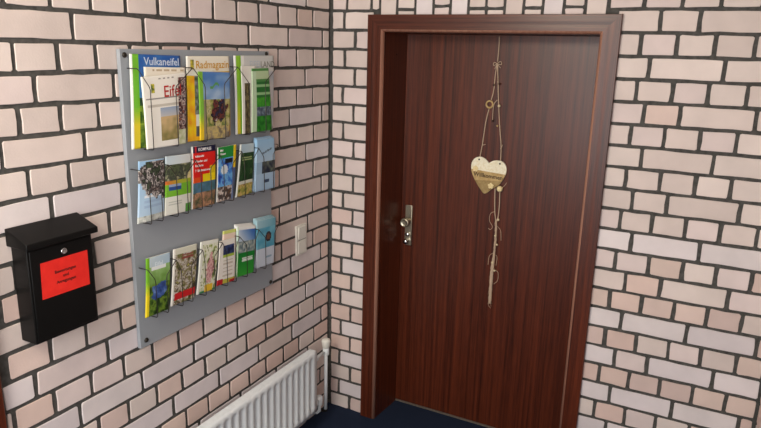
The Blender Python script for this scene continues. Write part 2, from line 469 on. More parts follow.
R1 = [(-1.145,-1.038),(-.902,-.805),(-.666,-.569)]
R2 = [(-1.172,-1.123),(-1.055,-1.007),(-.939,-.890),(-.821,-.772),(-.704,-.650),(-.585,-.525)]
# where each leaflet stands: top-left, top-right, bottom-right, bottom-left (y, z), depth at its top and at its foot
Q = {
'1a':((-1.187,1.793),(-0.973,1.788),(-0.992,1.487+.014),(-1.208,1.504),0.026,0.032),
'1b2':((-1.143,1.754),(-0.962,1.75),(-0.981,1.501),(-1.156,1.502),0.036,0.042),
'1b':((-1.165,1.724),(-0.971,1.734),(-0.99,1.501),(-1.165,1.501),0.044,0.05),
'1c':((-0.95,1.787),(-0.73,1.788),(-0.744,1.501),(-0.969,1.503),0.026,0.032),
'1c2':((-0.963,1.744),(-0.827,1.739),(-0.847,1.501),(-0.978,1.503),0.036,0.042),
'1d':((-0.917,1.737),(-0.749,1.731),(-0.77,1.500),(-0.928,1.503),0.044,0.05),
'1e':((-0.709,1.79),(-0.463,1.791),(-0.484,1.500),(-0.718,1.501),0.026,0.032),
'1g':((-0.686,1.753),(-0.595,1.752),(-0.611,1.502),(-0.695,1.501),0.038,0.044),
'1f':((-0.63,1.743),(-0.522,1.744),(-0.514,1.501),(-0.646,1.503),0.044,0.05),
'2a':((-1.193,1.465),(-1.081,1.462),(-1.102,1.268),(-1.219,1.268),0.040,0.046),
'2b':((-1.081,1.466),(-0.960,1.462),(-0.980,1.266),(-1.106,1.269),0.040,0.046),
'2c':((-0.955,1.483),(-0.835,1.479),(-0.857,1.264),(-0.977,1.266),0.040,0.046),
'2d':((-0.828,1.465),(-0.721,1.466),(-0.755,1.266),(-0.852,1.267),0.040,0.046),
'2e':((-0.701,1.462),(-0.613,1.458),(-0.643,1.266),(-0.745,1.264),0.038,0.044),
'2f':((-0.61,1.47),(-0.492,1.468),(-0.501,1.263),(-0.639,1.266),0.044,0.050),
'3a':((-1.187,1.142),(-1.077,1.137),(-1.102,0.940),(-1.211,0.944),0.038,0.044),
'3b':((-1.067,1.141),(-0.948,1.134),(-0.98,0.941),(-1.1,0.945),0.038,0.044),
'3c':((-0.936,1.135),(-0.837,1.125),(-0.877,0.940),(-0.976,0.947),0.040,0.046),
'3d2':((-0.811,1.145),(-0.726,1.139),(-0.745,0.938),(-0.848,0.946),0.034,0.040),
'3d':((-0.84,1.114),(-0.746,1.108),(-0.767,0.940),(-0.872,0.948),0.042,0.048),
'3e':((-0.739,1.145),(-0.624,1.129),(-0.652,0.940),(-0.764,0.948),0.044,0.050),
'3f':((-0.623,1.143),(-0.489,1.134),(-0.519,0.942),(-0.642,0.948),0.044,0.050),
}
def edge(k, right, z):
    a, b = (Q[k][1], Q[k][2]) if right else (Q[k][0], Q[k][3])
    t = (z - a[1])/(b[1] - a[1]); return a[0] + (b[0]-a[0])*t
def gaps(keys, z, lo, hi): return [lo] + [(edge(a, True, z) + edge(b, False, z))/2 for a, b in zip(keys, keys[1:])] + [hi]
A2 = gaps(['2a','2b','2c','2d','2e','2f'], 1.440, -1.204, -.4885)
A3 = gaps(['3a','3b','3c','3d','3e','3f'], 1.112, -1.200, -.4885)
for i in range(3): holder(A1[i], A1[i+1], *R1[i], 1.750, 1.690, 1.498, .0605)
for i in range(6): holder(A2[i], A2[i+1], *R2[i], 1.440, 1.400, 1.260, .0590)
for i in range(6): holder(A3[i], A3[i+1], *R2[i], 1.112, 1.068, .936, .0590)

# ------------------------------------------------------------------ leaflets
def nz(u, v, s, seed): return noise.noise(V((u*s, v*s*1.6, seed*7.3)))
def mixc(a, b, t): t = max(0, min(1, t)); return tuple(x+(y-x)*t for x, y in zip(a, b))

def leaflet(name, q, paint, thick=.003, matname='gloss', bulge=.002, curl=.0, nu=26, nv=48, side=(236,234,226), texts=(), dx=0, dz=0):
    """q: top-left, top-right, bottom-right, bottom-left (y, z), depth at top, depth at bottom"""
    tl, tr, br, bl, xt, xb = q
    xt += dx; xb += dx
    e = .0034
    tl, bl = (tl[0]+e, tl[1]), (bl[0]+e, bl[1]); tr, br = (tr[0]-e, tr[1]), (br[0]-e, br[1])
    def pt(u, v, off=0):
        y = (tl[0]*(1-u)+tr[0]*u)*(1-v) + (bl[0]*(1-u)+br[0]*u)*v
        z = (tl[1]*(1-u)+tr[1]*u)*(1-v) + (bl[1]*(1-u)+br[1]*u)*v + dz
        x = xt*(1-v) + xb*v + bulge*math.sin(math.pi*v) + curl*math.cos(math.pi*(u-.5)) + off
        return V((x, y, z))
    mb = MB(); lay = mb.bm.loops.layers.float_color.new('Col')
    F = [[mb.bm.verts.new(pt(i/nu, j/nv)) for j in range(nv+1)] for i in range(nu+1)]
    B = [[mb.bm.verts.new(pt(i/nu, j/nv, -thick)) for j in range(nv+1)] for i in range(nu+1)]
    sc = (*lin(side), 1)
    def setc(f, c):
        for l in f.loops: l[lay] = c
    for i in range(nu):
        for j in range(nv):
            f = mb.bm.faces.new((F[i][j], F[i][j+1], F[i+1][j+1], F[i+1][j])); f.smooth = True
            setc(f, (*lin(tuple(max(0, min(255, x)) for x in paint((i+.5)/nu, (j+.5)/nv))), 1))
            f = mb.bm.faces.new((B[i][j], B[i+1][j], B[i+1][j+1], B[i][j+1])); setc(f, sc)
    for i in range(nu):
        setc(mb.bm.faces.new((F[i][0], F[i+1][0], B[i+1][0], B[i][0])), sc)
        setc(mb.bm.faces.new((F[i+1][nv], F[i][nv], B[i][nv], B[i+1][nv])), sc)
    for j in range(nv):
        cl = (*lin(tuple(max(0,min(255,x)) for x in paint(.01, (j+.5)/nv))), 1)
        setc(mb.bm.faces.new((F[0][j+1], F[0][j], B[0][j], B[0][j+1])), cl if thick < .006 else sc)
        setc(mb.bm.faces.new((F[nu][j], F[nu][j+1], B[nu][j+1], B[nu][j])), sc)
    mats = [M[matname]]
    W = (V((0, *tr)) - V((0, *tl))).length; H = (V((0, *tl)) - V((0, *bl))).length
    for body, u, v, size, colr, al in texts:
        k = ink(colr)
        if k not in mats: mats.append(k)
        mb.text(body, lambda x, y: pt(u + x/W, v - y/H, .0007), size, mats.index(k), align=al, bold=.0004)
    c = pt(.5, 1); 
    return mb.build(name, mats, None, (c.x, c.y, c.z), recalc=False)

def photo(u, v, sd, pal, s=7, k=1.0):
    """patchwork of a printed photograph: soft patches picked from a palette"""
    t = .5 + k*(.62*nz(u, v, s, sd) + .30*nz(u, v, s*2.3, sd+11) + .16*nz(u, v, s*5, sd+17))
    t = max(0, min(.999, t))*(len(pal)-1); i = int(t)
    f = t-i; f = f*f*(3-2*f)
    return mixc(pal[i], pal[i+1], f)
# --- cover artwork: colour as a function of u (across) and v (down)
def foliage(u, v, sd, a=(52,78,34), b=(150,160,92)):
    return mixc(a, b, .5 + .9*nz(u, v, 9, sd) + .4*nz(u, v, 25, sd+3))
def p_1a(u, v):
    if u < .035: return (238,240,232)
    if u < .14: return mixc((118,196,52), (236,214,46), (v-.55)*5)
    if v < .45: return mixc((38,94,172), (120,176,224), v*1.6 + .5*nz(u, v, 5, 1))
    if v < .55: return foliage(u, v, 2, (30,56,44), (70,96,60))
    return foliage(u, v, 3, (54,92,30), (150,176,60))
def news(u, v, pic=True):
    c = (246,243,234)
    if .30 < v < .315 and u > .06: return (150,146,140)
    if u > .80 and .05 < v:
        if v < .78:
            return photo(u, v, 5, [(40,28,30),(90,50,48),(196,180,170),(60,44,56),(150,90,70)], 12, 1.1)
        return mixc((226,226,206), (190,200,150), .5+nz(u,v,14,6))
    if pic and .36 < u < .79 and v > .44:
        w = (v-.44)/.5
        if w < .28: return mixc((150,170,200), (214,206,196), w*3)
        if w < .95: return mixc((206,178,130), (132,124,70), (w-.28)*1.3 + .6*nz(u, v, 8, 7))
    if .17 < u < .26 and .10 < v < .23: return mixc((226,214,70), (84,104,44), .5+1.2*nz(u,v,22,8))
    if .34 < v < .43 and int(v*130) % 2 == 0 and u > .08: return (206,200,188)
    if .04 < v < .06 and .35 < u < .7 and int(u*60) % 2: return (160,156,150)
    return c
def p_1b2(u, v):
    if v < .06 and .2 < u < .95 and int(u*50) % 3 and v > .03: return (196,178,150)
    return (242,235,220)
def p_1c(u, v):
    if u < .03: return (240,238,228)
    if .08 < u < .17 and .04 < v < .17: return mixc((212,196,66), (96,104,50), .5+nz(u,v,20,9))
    if v < .18: return (243,238,222)
    return mixc((244,206,30), (238,176,40), v)
def p_1c2(u, v):
    if v < .09: return (236,236,224)
    if .30 < u < .62 and v > .62 and v < .93: return (226,226,222) if v < .8 else (92,92,100)
    if .28 < u < .64 and v < .62: return mixc((70,86,60), (150,150,160), .5+nz(u,v,12,10))
    return mixc((246,214,36), (238,150,40), .4+.8*nz(u, v, 6, 11))
def p_1d(u, v):
    if u < .14: return mixc((136,196,70), (240,206,50), (v-.6)*4)
    if u < .20 and v > .42: return (150,140,112)
    if v < .40:
        c = mixc((84,132,196), (170,196,224), v*1.9 + .6*nz(u, v, 5, 12))
        if abs(v-.2-.03*math.sin(u*20)) < .02 and .34 < u < .62: return (96,160,90)
        return c
    if v < .80:
        d = min(math.hypot((u-.50)/.13, (v-.58)/.17), math.hypot((u-.74)/.14, (v-.55)/.18), math.hypot((u-.66)/.2, (v-.68)/.06)) + .7*nz(u, v, 9, 44)
        if d < 1: return photo(u, v, 13, [(36,30,40),(50,56,92),(40,36,40),(126,60,56),(60,62,56),(196,190,190)], 10)
        return photo(u, v, 14, [(58,78,40),(110,128,62),(176,170,104),(206,196,150),(120,136,76)], 6)
    return photo(u, v, 15, [(92,84,74),(150,138,120),(206,186,120),(120,108,92)], 5)
def p_1e(u, v):
    if u < .05: return (232,232,228)
    if u < .12: return mixc((150,208,60), (230,214,60), (v-.5)*3)
    if u < .16: return (132,196,52)
    if u < .24: return (240,240,236)
    if v < .2: return mixc((206,208,206), (224,226,224), v*5)
    return mixc((196,206,216), (226,228,228), .5+nz(u,v,5,16))
def p_1g(u, v):
    if .22 < u < .62 and v > .24: return foliage(u, v, 17, (36,32,26), (150,140,96))
    return (238,236,228)
def p_1f(u, v):
    if u < .22: return (196,222,188) if v > .04 else (80,140,76)
    if v < .20: return (188,210,168) if .05 < v < .17 else (86,144,80)
    if v < .46: return (46,116,54) if int(v*24) % 3 else (150,196,140)
    if v < .60: return mixc((34,126,40), (80,170,52), .5+nz(u,v,10,18))
    if v < .76: return mixc((62,72,92), (140,160,170), .5+nz(u,v,14,19))
    return mixc((22,102,34), (60,156,48), .5+nz(u,v,9,20))
def p_2a(u, v):
    d = math.hypot((u-.80)/.74, (v-.26)/.36) + .35*nz(u, v, 6, 45)
    if d < 1 and v > .03: return photo(u, v, 21, [(34,30,32),(66,84,58),(40,36,38),(196,190,186),(52,48,50),(120,104,98),(220,218,212)], 5.5, 1.0)
    if .56 < v < .60 and .2 < u < .9: return (236,242,248)
    if .64 < v < .80 and .2 < u < .9 and int(v*70) % 2: return (166,194,224)
    if v > .9: return photo(u, v, 23, [(236,238,232),(200,206,200),(120,120,112)], 7)
    return mixc((154,194,228), (190,216,238), v)
def p_2b(u, v):
    if v < .15: return mixc((196,214,224), (228,232,230), u)
    if v < .42:
        if u + v*1.2 > 1.28: return (232,216,160)
        return photo(u, v, 24, [(46,56,44),(88,100,70),(60,66,58),(150,152,120),(196,196,170)], 6)
    if v < .48: return mixc((216,110,46), (176,190,60), u*1.6)
    if v < .68:
        if .12 < u < .58 and v < .59: return (44,80,148) if v > .53 else (150,170,200)
        return (124,192,54)
    if u > .76 and v > .86: return (96,166,74)
    if .72 < v < .84 and .1 < u < .6 and int(v*50) % 2: return (200,206,196)
    return (236,238,228)
def p_2c(u, v):
    if v < .10: return (26,30,62) if not (.06 < u < .16) else (190,50,60)
    if v < .58:
        if v > .46 and .42 < u < .96: return (246,222,30)
        if u > .72 and v > .34: return mixc((246,226,40), (216,190,30), u)
        if v > .50 and u < .36: return (226,86,36)
        return (222,36,30)
    if v < .74: return mixc((84,124,156), (70,110,120), .5+nz(u,v,8,25))
    return photo(u, v, 26, [(44,50,40),(96,96,66),(150,116,92),(196,150,116),(70,64,52)], 6)
def p_2d(u, v):
    if u > .84: return (238,204,40) if v < .42 else mixc((60,80,140), (120,140,180), v)
    if v < .20: return (36,140,62)
    if v < .72:
        d = math.hypot((u-.36)/.2, (v-.42)/.09)
        if d < 1: return (226,236,244)
        if .4 < u < .8 and .22 < v < .32: return (22,28,36)
        return photo(u, v, 27, [(34,62,160),(60,120,210),(120,186,236),(70,100,190)], 5)
    return photo(u, v, 28, [(110,84,62),(70,62,60),(226,214,206),(170,136,108)], 6)
def p_2e(u, v):
    if u < .07: return (226,232,226)
    if v < .16: return mixc((168,196,214), (196,214,220), u)
    if v < .70:
        if .2 < v < .32 and int(v*60) % 3 == 0 and .2 < u < .85: return (168,186,130)
        return photo(u, v, 29, [(18,44,28),(40,80,44),(30,60,36),(90,126,70)], 5)
    if v < .78: return (212,214,200)
    return photo(u, v, 30, [(70,96,36),(150,150,70),(206,180,110),(110,90,50)], 6)
def p_2f(u, v):
    if v < .44:
        if abs(v-.25-(.5-u)*.16) < .018 and .3 < u < .85: return (110,130,150)
        return mixc((150,192,226), (190,216,236), v*2)
    if v < .66:
        if u < .3: return mixc((140,180,214), (180,206,226), v)
        return mixc((34,44,66), (120,130,110), .4+nz(u, v, 8, 31) + (.5 if u > .75 and v > .58 else 0))
    if .45 < u < .7 and .80 < v < .86: return (60,80,110)
    return mixc((196,218,236), (170,202,230), v)
def p_3a(u, v):
    if u < .10: return mixc((120,186,46), (240,216,40), (v-.4)*4)
    if v < .16: return mixc((200,214,220), (170,196,214), u)
    if v < .22 and .2 < u < .8: return (232,238,238)
    d = math.hypot((u-.55)/.34, (v-.60)/.14) + .5*nz(u, v, 6, 46)
    if d < 1: return photo(u, v, 32, [(34,56,110),(60,90,160),(110,140,196)], 6)
    if v < .48: return mixc((150,190,120), (96,140,50), (v-.2)*3 + .4*nz(u,v,8,33))
    return photo(u, v, 34, [(18,36,14),(50,84,26),(110,140,46),(36,60,22)], 5)
def p_3b(u, v):
    if u < .09: return (232,230,222)
    if v < .10: return (214,214,196)
    if .80 < v < .92 and u > .1: return (206,38,42)
    if .35 < u < .85 and .05 < v < .22 and int(v*40) % 2: return (140,70,60)
    return photo(u, v, 35, [(64,58,40),(110,116,56),(150,136,110),(206,204,196),(90,74,56),(170,170,90)], 6, 1.1)
def p_3c(u, v):
    if u < .10 or v < .06: return (232,234,224)
    d = math.hypot((u-.62)/.2, (v-.55)/.30) + .5*nz(u, v, 7, 47)
    if d < 1: return photo(u, v, 37, [(120,76,70),(206,146,150),(232,196,190),(180,110,116)], 7)
    if u > .4 and v > .86 and u < .85: return (236,196,60)
    if v > .95: return (60,140,90)
    return photo(u, v, 38, [(84,100,48),(150,166,84),(226,230,206),(236,236,220),(120,136,70)], 6, 1.1)
def p_3d2(u, v):
    if v < .05: return (206,214,120)
    return mixc((236,214,198), (226,196,186), v)
def p_3d(u, v):
    if .22 < u < .92 and .12 < v < .40: return mixc((28,36,70), (70,90,140), .5+nz(u,v,8,39)) if v < .34 else (176,200,80)
    if v > .88 and u < .3 or (v > .93 and u > .7): return (190,40,48)
    if v > .90: return (196,190,80)
    if v > .46 and v < .85 and int(v*34) % 3 == 0 and .25 < u < .85: return (206,196,180)
    return (240,236,228)
def p_3e(u, v):
    if u < .05: return (196,220,190)
    if v < .06: return (240,242,240)
    if v < .30:
        return mixc((206,222,238), (60,110,180), (u*1.2 - (v-.1)*2) )
    if v < .52: return mixc((86,110,120), (200,206,196), .5+nz(u, v, 10, 40))
    if .60 < v < .73 and .25 < u < .9 and int(v*40) % 2: return (226,240,226)
    return mixc((22,126,52), (70,178,60), (v-.5)*1.6)
def p_3f(u, v):
    if v < .16: return mixc((170,206,218), (110,170,190), u)
    d = math.hypot((u-.62)/.16, (v-.38)/.11)
    if d < .6: return (120,84,66)
    if d < 1: return (52,54,62)
    if v < .60: return mixc((82,160,190), (120,186,206), .5+nz(u, v, 5, 41))
    if .5 < u < .85 and .8 < v < .84: return (150,180,200)
    return mixc((222,230,240), (206,216,230), v)

W_ = (246,246,246)
def L(name, key, paint, label, cat, group, **kw):
    o = leaflet(name, Q[key], paint, **kw); return tag(o, label, cat, group)
G1, G2, G3 = 'magazines in the top row of wire holders', 'leaflets in the middle row of wire holders', 'leaflets in the bottom row of wire holders'
L('magazine','1a',p_1a,'blue-sky magazine with a green spine behind the cream newspaper','magazine',G1,thick=.004,texts=[('Vulkaneifel',.97,.075,.034,(214,228,244),'RIGHT'),('OUTDOOR',.26,.9,.022,W_,'LEFT')])
L('newspaper','1b2',p_1b2,'back cream newspaper, its top edge showing above the front newspaper','newspaper',G1,thick=.004,matname='matte',nu=22,nv=40)
L('newspaper','1b',news,'front newspaper with red heading Eifel and a field photo','newspaper',G1,thick=.004,matname='matte',nu=40,nv=56,curl=.003,texts=[('Eifel',.44,.235,.050,(186,40,36),'LEFT')])
L('magazine','1c',p_1c,'cream-headed magazine with ochre title Radmagazin standing behind two brochures','magazine',G1,thick=.004,texts=[('Radmagazin',.19,.105,.036,(212,160,40),'LEFT')])
L('brochure','1c2',p_1c2,'bright yellow brochure in front of the cream-headed magazine','brochure',G1,thick=.003)
L('brochure','1d',p_1d,'brochure with cyclists under a blue sky and a green spine','brochure',G1,thick=.003,nu=32,nv=52)
L('magazine','1e',p_1e,'pale grey magazine titled LAND with a lime stripe at its spine','magazine',G1,thick=.004,texts=[('EIFEL',.36,.115,.034,(196,206,214),'LEFT'),('LAND',.64,.12,.034,(140,142,132),'LEFT')])
L('brochure','1g',p_1g,'white brochure with a narrow dark photo strip beside the green leaflet','brochure',G1,thick=.002,nu=20)
L('leaflet','1f',p_1f,'dark green leaflet with a pale left margin in the top row','leaflet',G1,thick=.003)
L('leaflet','2a',p_2a,'light blue cycling leaflet at the start of the middle row','leaflet',G2,thick=.004,curl=.004)
L('leaflet','2b',p_2b,'white leaflet with a landscape and a lime band beside the light blue cycling leaflet','leaflet',G2,thick=.003,curl=.003)
L('map_guide','2c',p_2c,'red folding map with a navy header in the middle row','map',G2,thick=.010,texts=[('KOMPASS',.22,.055,.015,W_,'LEFT'),('Vulkaneifel',.08,.16,.010,W_,'LEFT'),('Wander- und',.08,.24,.011,W_,'LEFT'),('Radkarte',.08,.31,.011,W_,'LEFT'),('7  Erlebnistouren',.08,.39,.011,W_,'LEFT')])
L('leaflet','2d',p_2d,'deep blue leaflet with a green header and yellow edge','leaflet',G2,thick=.006,texts=[('Eifel',.1,.065,.010,W_,'LEFT'),('Wasser',.1,.13,.010,W_,'LEFT')])
L('leaflet','2e',p_2e,'dark green forest leaflet with a pale blue top in the middle row','leaflet',G2,thick=.004)
L('leaflet','2f',p_2f,'pale blue leaflet with a dark landscape band at the end of the middle row','leaflet',G2,thick=.003)
L('magazine','3a',p_3a,'green booklet with a blue oval picture and a yellow spine','booklet',G3,thick=.005,texts=[('Eifel',.5,.14,.022,(226,238,244),'CENTER')])
L('leaflet','3b',p_3b,'brown woodland leaflet with a red band along its foot','leaflet',G3,thick=.004)
L('leaflet','3c',p_3c,'pale leaflet with a pink figure among green in the bottom row','leaflet',G3,thick=.005)
L('leaflet','3d2',p_3d2,'pale pink leaflet standing behind the white one with a navy picture','leaflet',G3,thick=.003,nu=8,nv=16)
L('leaflet','3d',p_3d,'white leaflet with a navy picture and small red corners','leaflet',G3,thick=.003)
L('leaflet','3e',p_3e,'front green-and-white leaflet of the stack beside the teal leaflets','leaflet',G3,thick=.002,texts=[('Natur erleben',.28,.66,.011,W_,'LEFT')])
L('leaflet','3f',p_3f,'front teal leaflet with a white lower half at the end of the bottom row','leaflet',G3,thick=.002)
# further copies of a leaflet stacked behind it (only their edges show): copies of plain-edged ones
def plain(c): return lambda u, v: c
def stack(key, paint, label, group, n, step=.0035, rise=.0025):
    first = None
    for i in range(1, n+1):
        if first is None:
            first = leaflet('leaflet', Q[key], paint, thick=.002, nu=8, nv=24, dx=-step, dz=rise)
            o = first
        else:
            o = first.copy(); COL.objects.link(o); o.location = first.location + V((-step*(i-1), 0, rise*(i-1)))
        tag(o, label, 'leaflet', group)
stack('2f', p_2f, 'copy stacked behind the pale blue leaflet that ends the middle row', 'copies behind the pale blue leaflet', 3, .0045)
stack('3e', lambda u, v: (238,240,238) if v < .07 else p_3e(u, v), 'copy stacked behind the front green-and-white leaflet', 'copies behind the green-and-white leaflet', 3, .0055, .003)
stack('3f', p_3f, 'copy stacked behind the front teal leaflet', 'copies behind the teal leaflet', 3, .0055, .003)

# ------------------------------------------------------------------ letter box
box = root('letterbox', (0,-1.504,1.16))
tag(box, 'black metal letterbox with a sloping lid and a red notice, on brick', 'letterbox')
a0, a1, zb, zt = -1.606, -1.405, 1.017, 1.298; XD = .066
mb = MB(); mb.box((.002,a0,zb), (XD,a1,zt), .002); mb.build('letterbox_body', M['blackpaint'], box)
mb = MB(); mb.box((XD-.001,a0+.006,zb+.008), (XD+.003,a1-.006,zt-.016), .0015); fd = mb.build('letterbox_door', M['blackpaint'], box)
mb = MB()
b0, b1 = -1.618, -1.397
mb.hexa([(.002,b0,zt-.006),(.088,b0,zt-.006),(.088,b1,zt-.006),(.002,b1,zt-.006),(.002,b0,1.341),(.088,b0,1.309),(.088,b1,1.309),(.002,b1,1.341)], .0025)
mb.build('letterbox_lid', M['blackpaint'], box)
mb = MB(); mb.lathe([(.0095,-.001),(.0095,.003),(.0075,.005),(.0065,.0045),(0,.0048)], (XD+.003,-1.500,1.260), (1,0,0), 18)
mb.box((XD+.0075,-1.5008,1.2555),(XD+.0085,-1.4992,1.2645)); lk = mb.build('lock', M['chrome'], box); lk['label'] = 'small chrome lock above the red notice'
mb = MB(); x = XD+.0034
mb.hexa([(x,-1.577,1.140),(x+.0006,-1.577,1.140),(x+.0006,-1.4265,1.139),(x,-1.4265,1.139),(x,-1.573,1.243),(x+.0006,-1.573,1.243),(x+.0006,-1.4255,1.243),(x,-1.4255,1.243)])
for t, z in (('Bewertungen',1.206),('und',1.191),('Anregungen',1.1755)):
    mb.text(t, lambda u, v, z=z: (x+.001, -1.5005+u, z+v), .0125, 1, bold=.0003)
nt = mb.build('red_notice', [M['red'], M['ink']], box); nt['label'] = 'red paper notice with three lines of black print'

# ------------------------------------------------------------------ wall switch
sw = root('wall_switch', (0,-.2525,.97))
tag(sw, 'white double wall switch plate between the leaflet board and the room corner', 'light switch')
mb = MB(); mb.box((.0,-.294,.898), (.009,-.211,1.041), .003, 3); mb.build('switch_plate', M['plastic'], sw)
for z0, z1, tilt in ((.977,1.032,.003),(.907,.962,0)):
    mb = MB(); mb.hexa([(.008,-.2815,z0),(.0125,-.2815,z0),(.0125,-.2235,z0),(.008,-.2235,z0),(.008,-.2815,z1),(.0125+tilt,-.2815,z1),(.0125+tilt,-.2235,z1),(.008,-.2235,z1)], .0012)
    mb.build('rocker', M['plastic'], sw)
mb = MB(); mb.box((.008,-.294+.006,.9685),(.0096,-.217,.9705)); mb.build('plate_gap', M['plasticgap'], sw)

# ------------------------------------------------------------------ radiator
rad = root('radiator', (.07,-.95,.27))
tag(rad, 'white ribbed panel radiator low on the left brick wall below the leaflet board', 'radiator')
RV0, RV1, RZ0, RZ1 = -1.60, -.264, .118, .437; XF = .100; XB = .058
# fluted front: profile across v, extruded in z with tapered flute ends
mb = MB()
pitch = .0455
prof = []
v = RV1 - .022; prof.append((RV1, 0)); 
while v - pitch > RV0 + .02:
    for t, h in ((0,0),(.10,-.0006),(.20,-.0028),(.30,-.0072),(.38,-.0098),(.50,-.0105),(.62,-.0098),(.70,-.0072),(.80,-.0028),(.90,-.0006)):
        prof.append((v - pitch*t, h))
    v -= pitch
prof += [(v, 0), (RV0, 0)]
zl = [(RZ0,0),(RZ0+.022,0),(RZ0+.036,1),(RZ1-.036,1),(RZ1-.024,0),(RZ1-.006,0),(RZ1,-.5)]
rows = []
for z, k in zl:
    rows.append([mb.bm.verts.new((XF + (h*k if k >= 0 else -.005), vv, z)) for vv, h in prof])
for A, B in zip(rows, rows[1:]):
    for i in range(len(prof)-1):
        f = mb.bm.faces.new((A[i], A[i+1], B[i+1], B[i])); f.smooth = True
# back plate and edges
bk = [mb.bm.verts.new(p) for p in ((.082,RV1,RZ0),(.082,RV0,RZ0),(.082,RV0,RZ1),(.082,RV1,RZ1))]
mb.bm.faces.new(bk)
mb.bm.faces.new([r[0] for r in rows] + [bk[3], bk[0]])
mb.bm.faces.new([r[-1] for r in rows][::-1] + [bk[1], bk[2]])
mb.bm.faces.new(rows[0] + [bk[1], bk[0]]); mb.bm.faces.new(rows[-1][::-1] + [bk[3], bk[2]])
mb.build('radiator_panel', M['radiator'], rad)
mb = MB()
mb.box((XB,RV0,RZ1-.012),(XF-.006,RV1,RZ1+.001),.002)
for i in range(46):
    vv = RV1-.02-i*.028
    if vv > RV0+.02: mb.box((XB+.006,vv-.012,RZ1),(XF-.012,vv-.003,RZ1+.0018))
mb.build('top_grille', M['radiator'], rad)
for vv in (RV0, RV1):
    mb = MB(); mb.box((XB,vv-.0012,RZ0+.01),(.084,vv+.0012,RZ1-.004),.001); mb.build('side_panel', M['radiator'], rad)
for vv in (-.45, -1.35):
    mb = MB(); mb.box((.002,vv-.018,.16),(XB+.03,vv+.018,.374),.002); mb.build('wall_bracket', M['radiator'], rad)
PX, PV = .068, -.135
mb = MB(); mb.tube([(PX,RV1-.002,.374),(PX,PV-.022,.374)], .0085, 12); mb.lathe([(.013,0),(.015,.004),(.015,.012),(.012,.016)], (PX,RV1+.030,.374), (0,1,0), 12)
mb.lathe([(.014,-.020),(.016,-.016),(.016,.014),(.012,.018)], (PX,PV,.374), (0,0,1), 14); mb.build('supply_valve', M['radiator'], rad)
mb = MB(); mb.lathe([(.012,0),(.0165,.004),(.0185,.010),(.0205,.024),(.0225,.036),(.020,.046),(.012,.051),(0,.052)], (PX,PV,.390), (0,0,1), 18); mb.build('thermostat_head', M['plastic'], rad)
mb = MB(); mb.tube([(PX,PV,.37),(PX,PV,.2),(PX,PV,.055)], .0088, 12); mb.build('riser_pipe', M['radiator'], rad)
mb = MB(); mb.tube([(PX,RV1-.002,.138),(PX,RV1+.055,.138)], .0085, 12); mb.lathe([(.013,0),(.0155,.004),(.0155,.012),(.012,.016)], (PX,RV1+.030,.138), (0,1,0), 12)
mb.lathe([(.014,-.03),(.016,-.026),(.016,.014),(.012,.019)], (PX,RV1+.070,.138), (0,0,1), 14)
mb.tube([(PX,RV1+.070,.13),(PX,RV1+.070,.075),(PX-.012,RV1+.070,.062),(PX-.045,RV1+.070,.058)], .0085, 10)
mb.build('return_valve', M['radiator'], rad)
mb = MB(); mb.tube([(PX,PV,.06),(PX,PV,.045),(PX-.02,PV+.005,.038),(.004,PV+.01,.036)], .0085, 10); mb.build('wall_connection', M['screw'], rad)

